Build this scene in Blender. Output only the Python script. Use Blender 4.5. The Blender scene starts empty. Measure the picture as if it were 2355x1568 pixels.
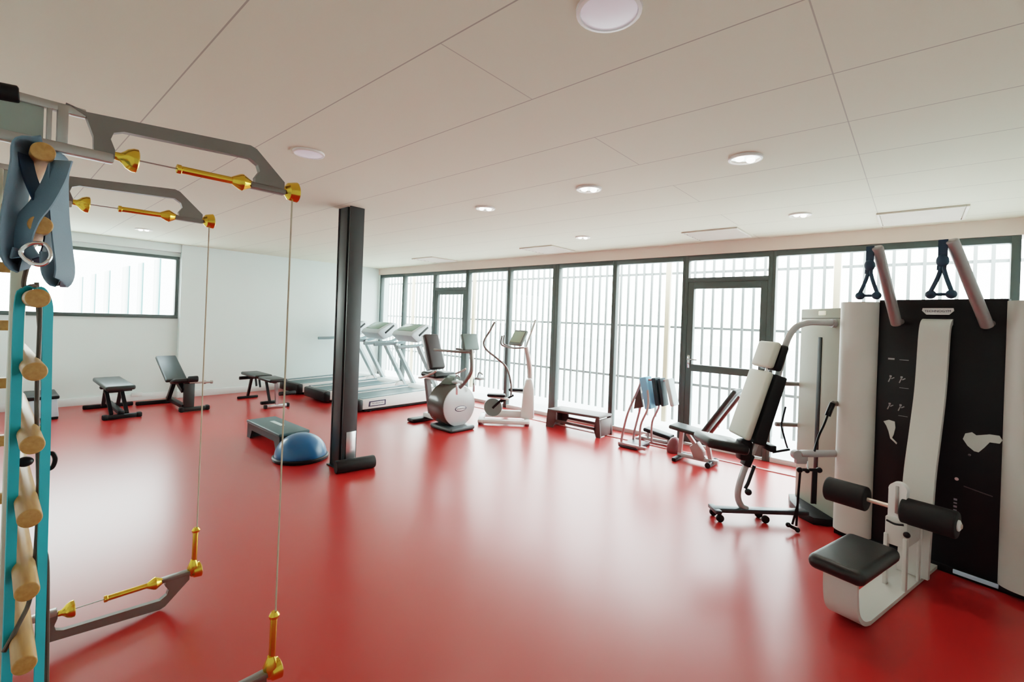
import bpy, bmesh, math, random
from mathutils import Vector, Matrix
random.seed(7)
col = bpy.context.scene.collection
PI = math.pi
R = math.radians

# ------------------------------------------------------------------ materials
def mat(name, c, rough=.5, metal=0., var=.05, scale=8., bump=0., bscale=60., coat=0., spec=.5):
    m = bpy.data.materials.new(name); m.use_nodes = True
    nt = m.node_tree; N = nt.nodes; K = nt.links
    b = N['Principled BSDF']
    b.inputs['Roughness'].default_value = rough
    b.inputs['Metallic'].default_value = metal
    b.inputs['Coat Weight'].default_value = coat
    b.inputs['Specular IOR Level'].default_value = spec
    tc = N.new('ShaderNodeTexCoord')
    n = N.new('ShaderNodeTexNoise'); n.inputs['Scale'].default_value = scale; n.inputs['Detail'].default_value = 3
    K.new(tc.outputs['Object'], n.inputs['Vector'])
    mx = N.new('ShaderNodeMixRGB')
    mx.inputs['Color1'].default_value = (*[x*(1-var) for x in c], 1)
    mx.inputs['Color2'].default_value = (*[min(1, x*(1+var)) for x in c], 1)
    K.new(n.outputs['Fac'], mx.inputs['Fac']); K.new(mx.outputs['Color'], b.inputs['Base Color'])
    if bump:
        n2 = N.new('ShaderNodeTexNoise'); n2.inputs['Scale'].default_value = bscale
        K.new(tc.outputs['Object'], n2.inputs['Vector'])
        bp = N.new('ShaderNodeBump'); bp.inputs['Strength'].default_value = bump; bp.inputs['Distance'].default_value = .002
        K.new(n2.outputs['Fac'], bp.inputs['Height']); K.new(bp.outputs['Normal'], b.inputs['Normal'])
    return m

def emat(name, c, s):
    m = mat(name, c, .4)
    b = m.node_tree.nodes['Principled BSDF']
    b.inputs['Emission Color'].default_value = (*c, 1); b.inputs['Emission Strength'].default_value = s
    return m

def wood():
    m = mat('turned_wood', (.60, .33, .13), .38)
    nt = m.node_tree; N = nt.nodes; K = nt.links; b = N['Principled BSDF']
    tc = N.new('ShaderNodeTexCoord'); mp = N.new('ShaderNodeMapping'); mp.inputs['Scale'].default_value = (60, 4, 60)
    w = N.new('ShaderNodeTexNoise'); w.inputs['Scale'].default_value = 1.6; w.inputs['Detail'].default_value = 6
    r = N.new('ShaderNodeValToRGB')
    r.color_ramp.elements[0].color = (.36, .16, .04, 1); r.color_ramp.elements[1].color = (.66, .38, .14, 1)
    K.new(tc.outputs['Object'], mp.inputs['Vector']); K.new(mp.outputs['Vector'], w.inputs['Vector'])
    K.new(w.outputs['Fac'], r.inputs['Fac']); K.new(r.outputs['Color'], b.inputs['Base Color'])
    return m

def ceiling_mat():
    m = mat('ceiling_panels', (.70, .685, .56), .85, var=.015, scale=2)
    nt = m.node_tree; N = nt.nodes; K = nt.links; b = N['Principled BSDF']
    base = b.inputs['Base Color'].links[0].from_socket
    tc = N.new('ShaderNodeTexCoord'); sp = N.new('ShaderNodeSeparateXYZ'); K.new(tc.outputs['Object'], sp.inputs[0])
    def M(op, a, c, d=None):
        n = N.new('ShaderNodeMath'); n.operation = op
        for i, v in enumerate((a, c, d)):
            if v is None: continue
            if isinstance(v, (int, float)): n.inputs[i].default_value = v
            else: K.new(v, n.inputs[i])
        return n.outputs[0]
    def line(s, off, per, w):
        a = M('ADD', s, off); a = M('PINGPONG', a, per/2)
        return M('LESS_THAN', a, w)
    lx = line(sp.outputs[0], 20*.5545 + .0, .5545, .0032)
    ly = line(sp.outputs[1], 20*1.1 - .28, 1.1, .0026)
    near = M('MULTIPLY', M('LESS_THAN', sp.outputs[1], .9), M('GREATER_THAN', sp.outputs[0], 1.6635))
    row = M('LESS_THAN', M('MODULO', M('ADD', sp.outputs[0], 8*1.109), 1.109), .5545)
    mid = M('MULTIPLY', row, M('MULTIPLY', M('GREATER_THAN', sp.outputs[1], .9), M('LESS_THAN', sp.outputs[1], 1.9)))
    sel = M('MULTIPLY', M('MAXIMUM', near, mid), .8)
    f = M('MAXIMUM', lx, M('MULTIPLY', ly, sel))
    mx = N.new('ShaderNodeMixRGB'); mx.inputs['Color2'].default_value = (.30, .27, .24, 1)
    K.new(M('MULTIPLY', f, .8), mx.inputs['Fac']); K.new(base, mx.inputs['Color1']); K.new(mx.outputs[0], b.inputs['Base Color'])
    return m

def glass():
    m = bpy.data.materials.new('window_glass'); m.use_nodes = True
    nt = m.node_tree; N = nt.nodes; K = nt.links
    N.remove(N['Principled BSDF'])
    t = N.new('ShaderNodeBsdfTransparent'); t.inputs[0].default_value = (.95, .98, .97, 1)
    g = N.new('ShaderNodeBsdfGlossy'); g.inputs['Roughness'].default_value = .02
    lw = N.new('ShaderNodeLayerWeight'); lw.inputs[0].default_value = .5
    pw = N.new('ShaderNodeMath'); pw.operation = 'POWER'; pw.inputs[1].default_value = 5
    f = N.new('ShaderNodeMath'); f.operation = 'MULTIPLY_ADD'; f.inputs[1].default_value = .9; f.inputs[2].default_value = .02
    K.new(lw.outputs['Facing'], pw.inputs[0]); K.new(pw.outputs[0], f.inputs[0])
    mx = N.new('ShaderNodeMixShader')
    K.new(f.outputs[0], mx.inputs[0]); K.new(t.outputs[0], mx.inputs[1]); K.new(g.outputs[0], mx.inputs[2])
    K.new(mx.outputs[0], N['Material Output'].inputs[0])
    return m

RED = mat('red_vinyl', (.43, .022, .019), .28, var=.10, scale=1.2, bump=.10, bscale=7, spec=.75)
CEIL = ceiling_mat()
WALL = mat('white_paint', (.75, .83, .815), .42, var=.015, scale=3)
WPINK = mat('bounce_tinted_band', (.80, .66, .58), .6, var=.02)  # red light bounced off the floor is put into this wall colour
FRAME = mat('dark_frame_paint', (.060, .080, .078), .42, var=.08)
GLASS = glass()
SILL = mat('glare_threshold', (.66, .68, .66), .35, .3)  # window glare painted into the bottom rails as a pale colour
BASE = mat('pale_skirting', (.76, .80, .80), .4)
STEEL = mat('column_paint', (.034, .042, .046), .45, var=.12, scale=5)
BRUSH = mat('brushed_steel', (.62, .63, .65), .28, 1., var=.06, scale=30)
CHROME = mat('chrome', (.80, .80, .80), .12, 1.)
ALU = mat('aluminium', (.42, .40, .38), .34, .75, var=.05)
ALU_D = mat('grey_arm_metal', (.22, .205, .195), .40, .55, var=.05)
POST = mat('pale_post_metal', (.60, .62, .52), .35, .3)
GOLD = mat('gold_anodised', (.80, .52, .08), .20, 1., var=.08, scale=20)
WOOD = wood()
BLK = mat('black_plastic', (.008, .008, .010), .42, var=.2, spec=.3)
RUB = mat('black_rubber', (.009, .009, .010), .62, spec=.35, var=.2, bump=.2, bscale=200)
LEA = mat('black_leather', (.010, .011, .012), .40, var=.15, bump=.15, bscale=160)
DGR = mat('charcoal_vinyl', (.020, .028, .029), .42, var=.12, bump=.1, bscale=120)
WPL = mat('white_plastic', (.60, .59, .55), .36, var=.02)
WPB = mat('bright_white_plastic', (.80, .80, .78), .35, var=.02)
GPL = mat('grey_green_metal', (.36, .38, .32), .40, var=.03)
SIL = mat('silver_paint', (.45, .45, .46), .32, .35, var=.03)
PADW = mat('pale_grey_upholstery', (.52, .53, .46), .5, var=.04, bump=.1, bscale=160)
CUT = mat('pale_reveal', (.62, .66, .62), .5)
BLUE = mat('blue_dome_rubber', (.02, .12, .27), .28, var=.06)
TEAL = mat('teal_deck', (.035, .075, .085), .42, var=.1)
BELT = mat('treadmill_belt', (.05, .09, .10), .45, var=.08)
TURQ = mat('turquoise_latex', (.02, .40, .50), .42, var=.08)
STRAP = mat('blue_grey_webbing', (.16, .24, .31), .6, var=.15, bump=.3, bscale=220)
NAVY = mat('navy_webbing', (.015, .045, .085), .55, var=.15)
LBL = mat('light_blue_foam', (.22, .50, .75), .6, var=.05)
MBL = mat('dark_foam', (.02, .04, .055), .6)
MPL = mat('pale_foam', (.62, .74, .76), .6)
MRN = mat('maroon_vinyl', (.16, .03, .035), .4)
SCR = mat('console_screen', (.20, .30, .24), .15)
BADGE = mat('badge_white', (.75, .75, .74), .3)
BADGET = mat('badge_ink', (.02, .02, .06), .4)
TUBEG = mat('grey_brown_latex', (.10, .075, .06), .5)
YEL = mat('yellow_vinyl', (.55, .55, .05), .4)
GRN = mat('green_vinyl', (.03, .22, .05), .4)
BLU2 = mat('blue_vinyl', (.02, .08, .35), .4)
PALEB = mat('pale_blue_plastic', (.55, .66, .75), .4)
FENCE = mat('fence_metal', (.22, .23, .225), .5)
FPOST = mat('fence_post_ochre', (.50, .40, .28), .6)
PAVE = mat('pale_paving', (.70, .71, .69), .8, var=.06, scale=1.5, bump=.2, bscale=20)
REND = mat('white_render', (.85, .86, .86), .8, var=.02)
DWIN = mat('dark_window_glass', (.05, .12, .12), .2)
LENS_ON = emat('lamp_on', (1., .98, .90), 7.)
LENS_OFF = emat('lamp_diffuser', (.76, .72, .80), .22)
RING = mat('lamp_ring', (.82, .80, .78), .4)
VENT = mat('vent_paint', (.66, .60, .52), .5)

# ------------------------------------------------------------------ mesh building
def rot_to(d):
    return Vector((0, 0, 1)).rotation_difference(Vector(d).normalized()).to_matrix().to_4x4()

class MB:
    def __init__(s): s.bm = bmesh.new()
    def _join(s, b):
        me = bpy.data.meshes.new('tmp'); b.to_mesh(me); b.free(); s.bm.from_mesh(me); bpy.data.meshes.remove(me)
        return s
    def box(s, c, d, r=0., seg=2, rot=None):
        b = bmesh.new(); bmesh.ops.create_cube(b, size=1)
        bmesh.ops.scale(b, vec=d, verts=b.verts)
        if r > 0:
            r = min(r, min(d)*.49)
            bmesh.ops.bevel(b, geom=b.edges[:], offset=r, segments=seg, profile=.5, affect='EDGES')
        M = Matrix.Translation(c)
        if rot is not None: M = M @ rot
        bmesh.ops.transform(b, matrix=M, verts=b.verts)
        return s._join(b)
    def xf(s, M): s.bm.transform(M); return s
    def cyl(s, p0, p1, r, r2=None, seg=20, bev=0.):
        p0, p1 = Vector(p0), Vector(p1); d = p1-p0
        b = bmesh.new()
        bmesh.ops.create_cone(b, cap_ends=True, segments=seg, radius1=r, radius2=r if r2 is None else r2, depth=d.length)
        if bev:
            es = [e for e in b.edges if len(e.link_faces) == 2 and any(len(f.verts) > 4 for f in e.link_faces)]
            bmesh.ops.bevel(b, geom=es, offset=bev, segments=3, profile=.5, affect='EDGES')
        bmesh.ops.transform(b, matrix=Matrix.Translation((p0+p1)/2) @ rot_to(d), verts=b.verts)
        return s._join(b)
    def sphere(s, c, r, sc=(1, 1, 1), u=20, v=12):
        b = bmesh.new(); bmesh.ops.create_uvsphere(b, u_segments=u, v_segments=v, radius=r)
        bmesh.ops.transform(b, matrix=Matrix.Translation(c) @ Matrix.Diagonal((*sc, 1)), verts=b.verts)
        return s._join(b)
    def lathe(s, prof, c=(0, 0, 0), d=(0, 0, 1), seg=28):
        b = bmesh.new(); rings = []
        for r, z in prof:
            rings.append([b.verts.new((max(r, 1e-4)*math.cos(2*PI*i/seg), max(r, 1e-4)*math.sin(2*PI*i/seg), z)) for i in range(seg)])
        for a, q in zip(rings, rings[1:]):
            for i in range(seg): b.faces.new((a[i], a[(i+1) % seg], q[(i+1) % seg], q[i]))
        b.faces.new(rings[0][::-1]); b.faces.new(rings[-1])
        bmesh.ops.recalc_face_normals(b, faces=b.faces)
        bmesh.ops.transform(b, matrix=Matrix.Translation(c) @ rot_to(d), verts=b.verts)
        return s._join(b)
    def prism(s, poly, h0, h1, axes='xz', bev=0.):
        """poly in the plane of the two named axes, extruded along the third from h0 to h1"""
        b = bmesh.new(); ix = 'xyz'.index(axes[0]); iy = 'xyz'.index(axes[1]); k = 3-ix-iy
        def P(p, h):
            v = [0, 0, 0]; v[ix] = p[0]; v[iy] = p[1]; v[k] = h; return v
        A = [b.verts.new(P(p, h0)) for p in poly]; B = [b.verts.new(P(p, h1)) for p in poly]
        n = len(poly)
        b.faces.new(A); b.faces.new(B[::-1])
        for i in range(n): b.faces.new((A[i], B[i], B[(i+1) % n], A[(i+1) % n]))
        bmesh.ops.recalc_face_normals(b, faces=b.faces)
        if bev: bmesh.ops.bevel(b, geom=b.edges[:], offset=bev, segments=2, profile=.5, affect='EDGES')
        bmesh.ops.triangulate(b, faces=[f for f in b.faces if len(f.verts) > 4])
        return s._join(b)
    def sweep(s, path, cs, up=None, closed=False, caps=True):
        """sweep 2-D section cs [(a,b)] along path; a along side vector, b along up-ish vector"""
        P = [Vector(p) for p in path]; n = len(P); b = bmesh.new(); rings = []
        prevU = None
        for i in range(n):
            if closed: t = (P[(i+1) % n]-P[i-1]).normalized()
            else: t = (P[min(i+1, n-1)]-P[max(i-1, 0)]).normalized()
            if up is not None:
                side = Vector(up).cross(t)
                side = side.normalized() if side.length > 1e-5 else Vector((1, 0, 0))
                u = t.cross(side).normalized()
            else:
                if prevU is None:
                    prevU = Vector((0, 0, 1)) if abs(t.z) < .9 else Vector((1, 0, 0))
                u = (prevU - t*prevU.dot(t)).normalized(); prevU = u; side = u.cross(t).normalized()
            rings.append([b.verts.new(P[i]+side*q[0]+u*q[1]) for q in cs])
        m = len(cs)
        rr = list(zip(rings, rings[1:])) + ([(rings[-1], rings[0])] if closed else [])
        for A, B in rr:
            for j in range(m): b.faces.new((A[j], A[(j+1) % m], B[(j+1) % m], B[j]))
        if caps and not closed:
            b.faces.new(rings[0][::-1]); b.faces.new(rings[-1])
        bmesh.ops.recalc_face_normals(b, faces=b.faces)
        return s._join(b)
    def tube(s, path, r, seg=10, sm=True, closed=False):
        if sm: path = smooth(path, closed=closed)
        return s.sweep(path, [(r*math.cos(2*PI*i/seg), r*math.sin(2*PI*i/seg)) for i in range(seg)], closed=closed)
    def ribbon(s, path, w, t, side=(0, 1, 0), sm=True):
        """flat strip: width w lies along `side`"""
        if sm: path = smooth(path)
        P = [Vector(p) for p in path]; b = bmesh.new(); rings = []; sd = Vector(side).normalized()
        for i in range(len(P)):
            tg = (P[min(i+1, len(P)-1)]-P[max(i-1, 0)]).normalized()
            s2 = (sd - tg*sd.dot(tg)).normalized(); u = tg.cross(s2).normalized()
            rings.append([b.verts.new(P[i]+s2*a+u*c) for a, c in ((-w/2, -t/2), (w/2, -t/2), (w/2, t/2), (-w/2, t/2))])
        for A, B in zip(rings, rings[1:]):
            for j in range(4): b.faces.new((A[j], A[(j+1) % 4], B[(j+1) % 4], B[j]))
        b.faces.new(rings[0][::-1]); b.faces.new(rings[-1])
        bmesh.ops.recalc_face_normals(b, faces=b.faces)
        return s._join(b)
    def build(s, name, m, parent=None, ang=35, loc=None, rz=0):
        me = bpy.data.meshes.new(name); s.bm.to_mesh(me); s.bm.free()
        me.materials.append(m)
        for p in me.polygons: p.use_smooth = True
        try: me.set_sharp_from_angle(angle=R(ang))
        except Exception: pass
        o = bpy.data.objects.new(name, me); col.objects.link(o)
        if parent: o.parent = parent
        if loc: o.location = loc; o.rotation_euler.z = rz
        return o

def smooth(path, k=5, closed=False):
    P = [Vector(p) for p in path]
    if len(P) < 3: return P
    out = []; n = len(P)
    for i in range(n if closed else n-1):
        p1, p2 = P[i], P[(i+1) % n]
        p0 = P[i-1] if (i > 0 or closed) else p1*2-p2
        p3 = P[(i+2) % n] if (i+2 < n or closed) else p2*2-p1
        for j in range(k):
            t = j/k
            out.append(.5*((2*p1)+(p2-p0)*t+(2*p0-5*p1+4*p2-p3)*t*t+(3*p1-p0-3*p2+p3)*t**3))
    if not closed: out.append(P[-1])
    return out

def empty(name, loc=(0, 0, 0), rz=0):
    o = bpy.data.objects.new(name, None); o.empty_display_size = .1
    col.objects.link(o); o.location = loc; o.rotation_euler.z = rz
    return o

def tag(o, label=None, cat=None, group=None, kind=None):
    if label: o['label'] = label
    if cat: o['category'] = cat
    if group: o['group'] = group
    if kind: o['kind'] = kind
    return o

def thing(name, label, cat, loc=(0, 0, 0), rz=0, group=None):
    return tag(empty(name, loc, rz), label, cat, group)

def copy_tree(o, parent=None):
    c = o.copy(); col.objects.link(c)
    if parent: c.parent = parent
    for ch in list(o.children): copy_tree(ch, c)
    return c

def text_mesh(txt, size, ext=.0008):
    cu = bpy.data.curves.new('lettering', 'FONT'); cu.body = txt; cu.size = size; cu.extrude = ext
    cu.align_x = 'CENTER'; cu.align_y = 'CENTER'
    o = bpy.data.objects.new('lettering', cu); col.objects.link(o)
    dg = bpy.context.evaluated_depsgraph_get()
    me = bpy.data.meshes.new_from_object(o.evaluated_get(dg))
    bpy.data.objects.remove(o); bpy.data.curves.remove(cu)
    return me

def lettering(txt, size, m, parent, loc, xdir, ydir):
    """text whose reading direction is xdir and up direction ydir (parent space)"""
    me = text_mesh(txt, size); me.materials.append(m)
    x = Vector(xdir).normalized(); y = Vector(ydir).normalized(); z = x.cross(y)
    Mx = Matrix.Translation(loc) @ Matrix((x, y, z)).transposed().to_4x4()
    me.transform(Mx)
    o = bpy.data.objects.new('lettering', me); col.objects.link(o); o.parent = parent
    return o

def arc(cx, cy, r, a0, a1, n=8, sy=1.):
    return [(cx+r*math.cos(R(a0+(a1-a0)*i/n)), cy+sy*r*math.sin(R(a0+(a1-a0)*i/n))) for i in range(n+1)]

# ------------------------------------------------------------------ room shell
XW, H = 5.9, 2.53
XL, YF, YB = -.75, -.72, 9.25
def S(name, mb, m): return tag(mb.build(name, m), kind='structure')

S('floor', MB().box(((XL+XW)/2, (YF+YB)/2, -.05), (XW-XL+.5, YB-YF+.5, .1)), RED)
S('ceiling', MB().box(((XL+XW)/2, (YF+YB)/2, H+.05), (XW-XL+.5, YB-YF+.5, .1)), CEIL)
S('wall_left', MB().box((XL-.1, (YF+YB)/2, H/2), (.2, YB-YF+.4, H)), WALL)
S('wall_front', MB().box(((XL+XW)/2, YF-.1, H/2), (XW-XL+.2, .2, H)), WALL)
# far wall: recessed bay with the high window, proud pier to its right
wb = MB()
XJ = 2.13; Z0, Z1 = 1.31, 2.33
wb.box(((XL+XJ)/2, YB+.1, Z0/2), (XJ-XL, .2, Z0)).box(((XL+XJ)/2, YB+.1, (Z1+H)/2), (XJ-XL, .2, H-Z1))
wb.box((XL+.15, YB+.1, (Z0+Z1)/2), (.3, .2, Z1-Z0))
wb.box(((XJ+XW)/2+.1, YB+.05, H/2), (XW-XJ+.2, .3, H))
S('wall_back', wb, WALL)
S('trim_1', MB().box(((XL+XJ)/2, YB-.035, (2.40+H)/2), (XJ-XL, .07, H-2.40), .004), WALL)
S('baseboard_back', MB().box(((XL+XJ)/2, YB-.012, .055), (XJ-XL, .024, .11), .004)
  .box(((XJ+XW)/2-.03, YB-.112, .055), (XW-XJ-.06, .024, .11), .004), BASE)
# window wall: band above the frames
S('wall_right', MB().box((XW+.08, (YF+YB)/2, (2.385+H)/2), (.28, YB-YF+.1, H-2.385)), WPINK)
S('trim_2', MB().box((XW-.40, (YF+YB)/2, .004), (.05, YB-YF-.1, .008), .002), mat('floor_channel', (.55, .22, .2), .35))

def frame_bars(y0, y1, z0, z1, wl, wr, wt=.065, wbm=.06, x=XW):
    m = MB(); d = .09
    m.box((x, y0+wl/2, (z0+z1)/2), (d, wl, z1-z0), .004); m.box((x, y1-wr/2, (z0+z1)/2), (d, wr, z1-z0), .004)
    m.box((x, (y0+y1)/2, z1-wt/2), (d-.004, y1-y0-.002, wt), .004)
    return m
edges = [9.10, 8.23, 7.21, 6.25, 5.23, 4.25, 3.23, 2.23, 1.24, -.66]
nw = nd = 0
for i, (a, b) in enumerate(zip(edges, edges[1:])):
    zt = 2.385
    hw = .06 if abs(b-4.25) < .01 else .032       # half mullion width towards the camera side
    ha = .06 if abs(a-4.25) < .01 else .032
    if i in (2, 7):
        nd += 1
        t = tag(empty('door_%d' % nd, (XW, (a+b)/2, 0)), kind='structure')
        yo = -(a+b)/2
        def loc(mb): mb.bm.transform(Matrix.Translation((-XW, yo, 0))); return mb
        fr = frame_bars(b, a, 0, zt, hw+.012, ha+.012, .065, .03)
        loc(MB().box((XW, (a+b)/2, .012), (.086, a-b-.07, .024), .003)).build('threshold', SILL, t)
        zc = 2.075 if i == 7 else 2.04
        fr.box((XW, (a+b)/2, zc), (.088, a-b, .055), .003)
        loc(fr).build('door_frame', FRAME, t)
        lf = MB(); y0, y1 = b+hw+.014, a-ha-.014
        zl0, zl1 = .035, zc-.03
        for yy in (y0+.035, y1-.035): lf.box((XW-.005, yy, (zl0+zl1)/2), (.07, .07, zl1-zl0), .004)
        for zz, hh in ((zl1-.04, .08), (zl0+.05, .10)) + (((.975, .085),) if i == 7 else ()):
            lf.box((XW-.005, (y0+y1)/2, zz), (.068, y1-y0, hh), .004)
        leaf = loc(lf).build('door_leaf', FRAME, t)
        loc(MB().box((XW, (a+b)/2, (zl0+zl1)/2), (.012, y1-y0-.12, zl1-zl0-.1))).build('pane', GLASS, t)
        loc(MB().box((XW, (a+b)/2, (zc+zt)/2), (.012, a-b-.1, zt-zc-.1))).build('pane', GLASS, t)
        hy = y1-.035
        loc(MB().box((XW-.046, hy, 1.05), (.012, .03, .16), .004).tube([(XW-.05, hy, 1.08), (XW-.09, hy, 1.08), (XW-.095, hy-.03, 1.08), (XW-.095, hy-.12, 1.08)], .009)).build('door_handle', CHROME, t)
    else:
        nw += 1
        t = tag(empty('window_%d' % nw, (XW, (a+b)/2, 0)), kind='structure')
        fr = frame_bars(b, a, 0, zt, hw if i < 8 else .06, ha)
        fr.bm.transform(Matrix.Translation((-XW, -(a+b)/2, 0))); fr.build('window_frame', FRAME, t)
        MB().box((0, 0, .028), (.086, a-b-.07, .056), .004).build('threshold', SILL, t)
        MB().box((0, 0, zt/2), (.012, a-b-.06, zt-.1)).build('pane', GLASS, t)
S('trim_3', MB().box((XW+.05, 9.16, H/2), (.2, .12, H)), WALL)
# high window of the far wall
nw += 1
t = tag(empty('window_%d' % nw, (0, YB, 0)), kind='structure')
m = MB(); x0, x1 = XL+.3, XJ-.01
m.box(((x0+x1)/2, .02, Z1-.025), (x1-x0, .10, .05), .004).box(((x0+x1)/2, .02, Z0+.028), (x1-x0, .10, .056), .004)
m.box((x0+.02, .02, (Z0+Z1)/2), (.05, .098, Z1-Z0), .004).box((x1-.025, .02, (Z0+Z1)/2), (.05, .098, Z1-Z0), .004)
m.build('window_frame', FRAME, t)
MB().box(((x0+x1)/2, .03, (Z0+Z1)/2), (x1-x0-.08, .012, Z1-Z0-.08)).build('pane', GLASS, t)

# ------------------------------------------------------------------ outside
S('terrace', MB().box((9, 4, -.12), (60, 90, .1)), PAVE)
fy = -1.4
k = 0
while fy < 11.5:
    w = 16*.135
    f = thing('fence_panel', ['grey metal bar fence panel outside %s' % s for s in
        ('the far right end of the window wall', 'the glazed door on the right', 'the window behind the mat rack', 'the window beside the cross trainer',
         'the window behind the recumbent bike', 'the windows behind the treadmills', 'the far left end of the window wall')][min(k, 6)], 'fence', (7.0, fy, 0), 0, 'bar fence panels outside the windows')
    b = MB()
    for j in range(1, 16): b.box((0, j*.135, 1.6), (.03, .032, 3.1))
    b.build('bars', FENCE, f)
    for z in (.62, 1.47, 2.30): MB().box((.02, w/2, z), (.02, w-.09, .035)).build('rail', FENCE, f)
    MB().box((0, 0, 1.6), (.06, .07, 3.2), .006).build('post', FPOST, f)
    fy += w; k += 1
# neighbouring white wing seen through the high window
wing = thing('white_building', 'white rendered building wing with narrow dark windows beyond the high window', 'building', (3.5, 26, 0))
MB().box((1.25, 3.5, 1.9), (2.5, 27, 4.1)).build('facade', REND, wing)
for yc in (34.6, 30.2, 26.4, 22.4, 19.9, 17.6):
    MB().box((-.01, yc-26, 1.6), (.06, 1.25 if yc > 21 else .7, 2.7), .01).build('window', DWIN, wing)

# ------------------------------------------------------------------ ceiling fixtures
def downlight(x, y, r, on, label):
    t = thing('ceiling_light', label, 'light', (x, y, H), 0, 'round recessed ceiling lights')
    MB().lathe([(r*1.14, 0), (r*1.12, -.012), (r*1.0, -.014), (r*.97, 0)]).build('trim_ring', RING, t)
    if on:
        MB().lathe([(r*.98, -.001), (r*.98, -.004), (0, -.004)]).build('reflector', mat('lamp_reflector', (.8, .8, .76), .15, .6), t)
        for dx in (-.34, .34):
            MB().sphere((dx*r, dx*r*-.8, -.012), r*.30, (1, 1, .55)).build('lamp', LENS_ON, t)
    else:
        MB().lathe([(r*.98, -.001), (r*.97, -.010), (r*.6, -.016), (0, -.018)]).build('diffuser', LENS_OFF, t)
    return t
downlight(1.33, .79, .095, False, 'large round flat ceiling light at the very top of the photo, nearest the camera')
downlight(1.36, 2.99, .085, False, 'round flat ceiling light above the gold pulley arm, left of the steel column')
downlight(3.02, .81, .085, True, 'brightest round recessed ceiling spot, above the white padded bench')
downlight(3.05, 1.93, .085, True, 'round ceiling spot in the middle, second from the right in its row')
downlight(3.06, 3.06, .08, True, 'small ceiling spot right of the steel column, third in its row')
downlight(4.78, .81, .08, True, 'small ceiling spot near the window wall, above the black weight machine')
downlight(4.77, 3.08, .08, True, 'faint ceiling spot close to the middle of the window wall')
downlight(1.39, 7.86, .085, True, 'ceiling spot above the flat bench by the high window')
for y, s in ((0.0, 'rightmost, above the black weight machine'), (1.70, 'above the glazed door'), (4.05, 'above the step platform by the window'), (6.6, 'leftmost, above the treadmills')):
    t = thing('ceiling_vent', 'square pale ceiling air vent along the window wall, '+s, 'vent', (5.35, y, H), 0, 'ceiling vents along the window wall')
    m = MB()
    for sx, sy, dx, dy in ((0, .28, .58, .02), (0, -.28, .58, .02), (.28, 0, .02, .54), (-.28, 0, .02, .54)): m.box((sx, sy, -.008), (dx, dy, .016), .003)
    m.build('frame', VENT, t)
    m = MB()
    for j in range(7): m.box((-.24+j*.08, 0, -.006), (.05, .53, .006), rot=Matrix.Rotation(R(18), 4, 'Y'))
    m.build('louvre', VENT, t)
    MB().box((0, 0, -.001), (.55, .55, .004)).build('plenum', mat('vent_dark', (.3, .27, .23), .7), t)

# ------------------------------------------------------------------ steel column, plate, roller
c = thing('steel_column', 'dark painted H-section steel column from floor to ceiling', 'column', (2.36, 4.215, 0))
m = MB(); hx, hy = .075, .115
m.box((0, -hy+.008, H/2), (2*hx, .016, H), .002).box((0, hy-.008, H/2), (2*hx, .016, H), .002).box((0, 0, H/2), (.012, 2*hy-.03, H)).box((0, .026, H/2), (2*hx-.012, 2*hy-.075, H), .002)
m.build('shaft', STEEL, c)
MB().box((0, 0, .006), (.20, .26, .012), .003).build('base_plate', STEEL, c)
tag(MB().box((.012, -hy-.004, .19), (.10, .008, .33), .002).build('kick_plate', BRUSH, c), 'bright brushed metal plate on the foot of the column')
tag(MB().lathe([(.02, -.185), (.056, -.185), (.060, -.175), (.060, .175), (.056, .185), (.02, .185), (.02, -.185)], d=(.36, -.07, 0)).build('foam_roller', RUB, loc=(2.375, 4.005, .06)),
    'black foam roller lying on the red floor against the column foot', 'foam roller')

# ------------------------------------------------------------------ gold pulley trainer and wall bars (left)
k = thing('cable_trainer', 'pulley trainer with grey bracket arms and gold pulley cones, left foreground', 'exercise machine', (0, 2.19, 0))
yo = -2.19
def pulley_cone(p, d, r, l):
    return MB().lathe([(r*.32, 0), (r*.36, l*.25), (r*.55, l*.40), (r*.80, l*.55), (r*.98, l*.80), (r, l), (r*.86, l*1.06), (r*.5, l*.95), (.004, l*.9)], p, d)
def plate(flip, y):
    # arm plate outline (x, dz) relative to the arm axis
    o = [(.13, .10), (.17, .09), (.58, .125), (.60, .118), (.695, .028), (.695, -.005), (.60, -.005), (.598, .022), (.612, .045), (.605, .066), (.58, .082), (.25, .062), (.228, .052), (.222, .032), (.232, .005), (.232, -.02), (.188, -.02), (.186, .03), (.17, .078)]
    z0 = 1.93 if not flip else .195
    return [(x, z0+(dz if not flip else -dz)) for x, dz in o]
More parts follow.
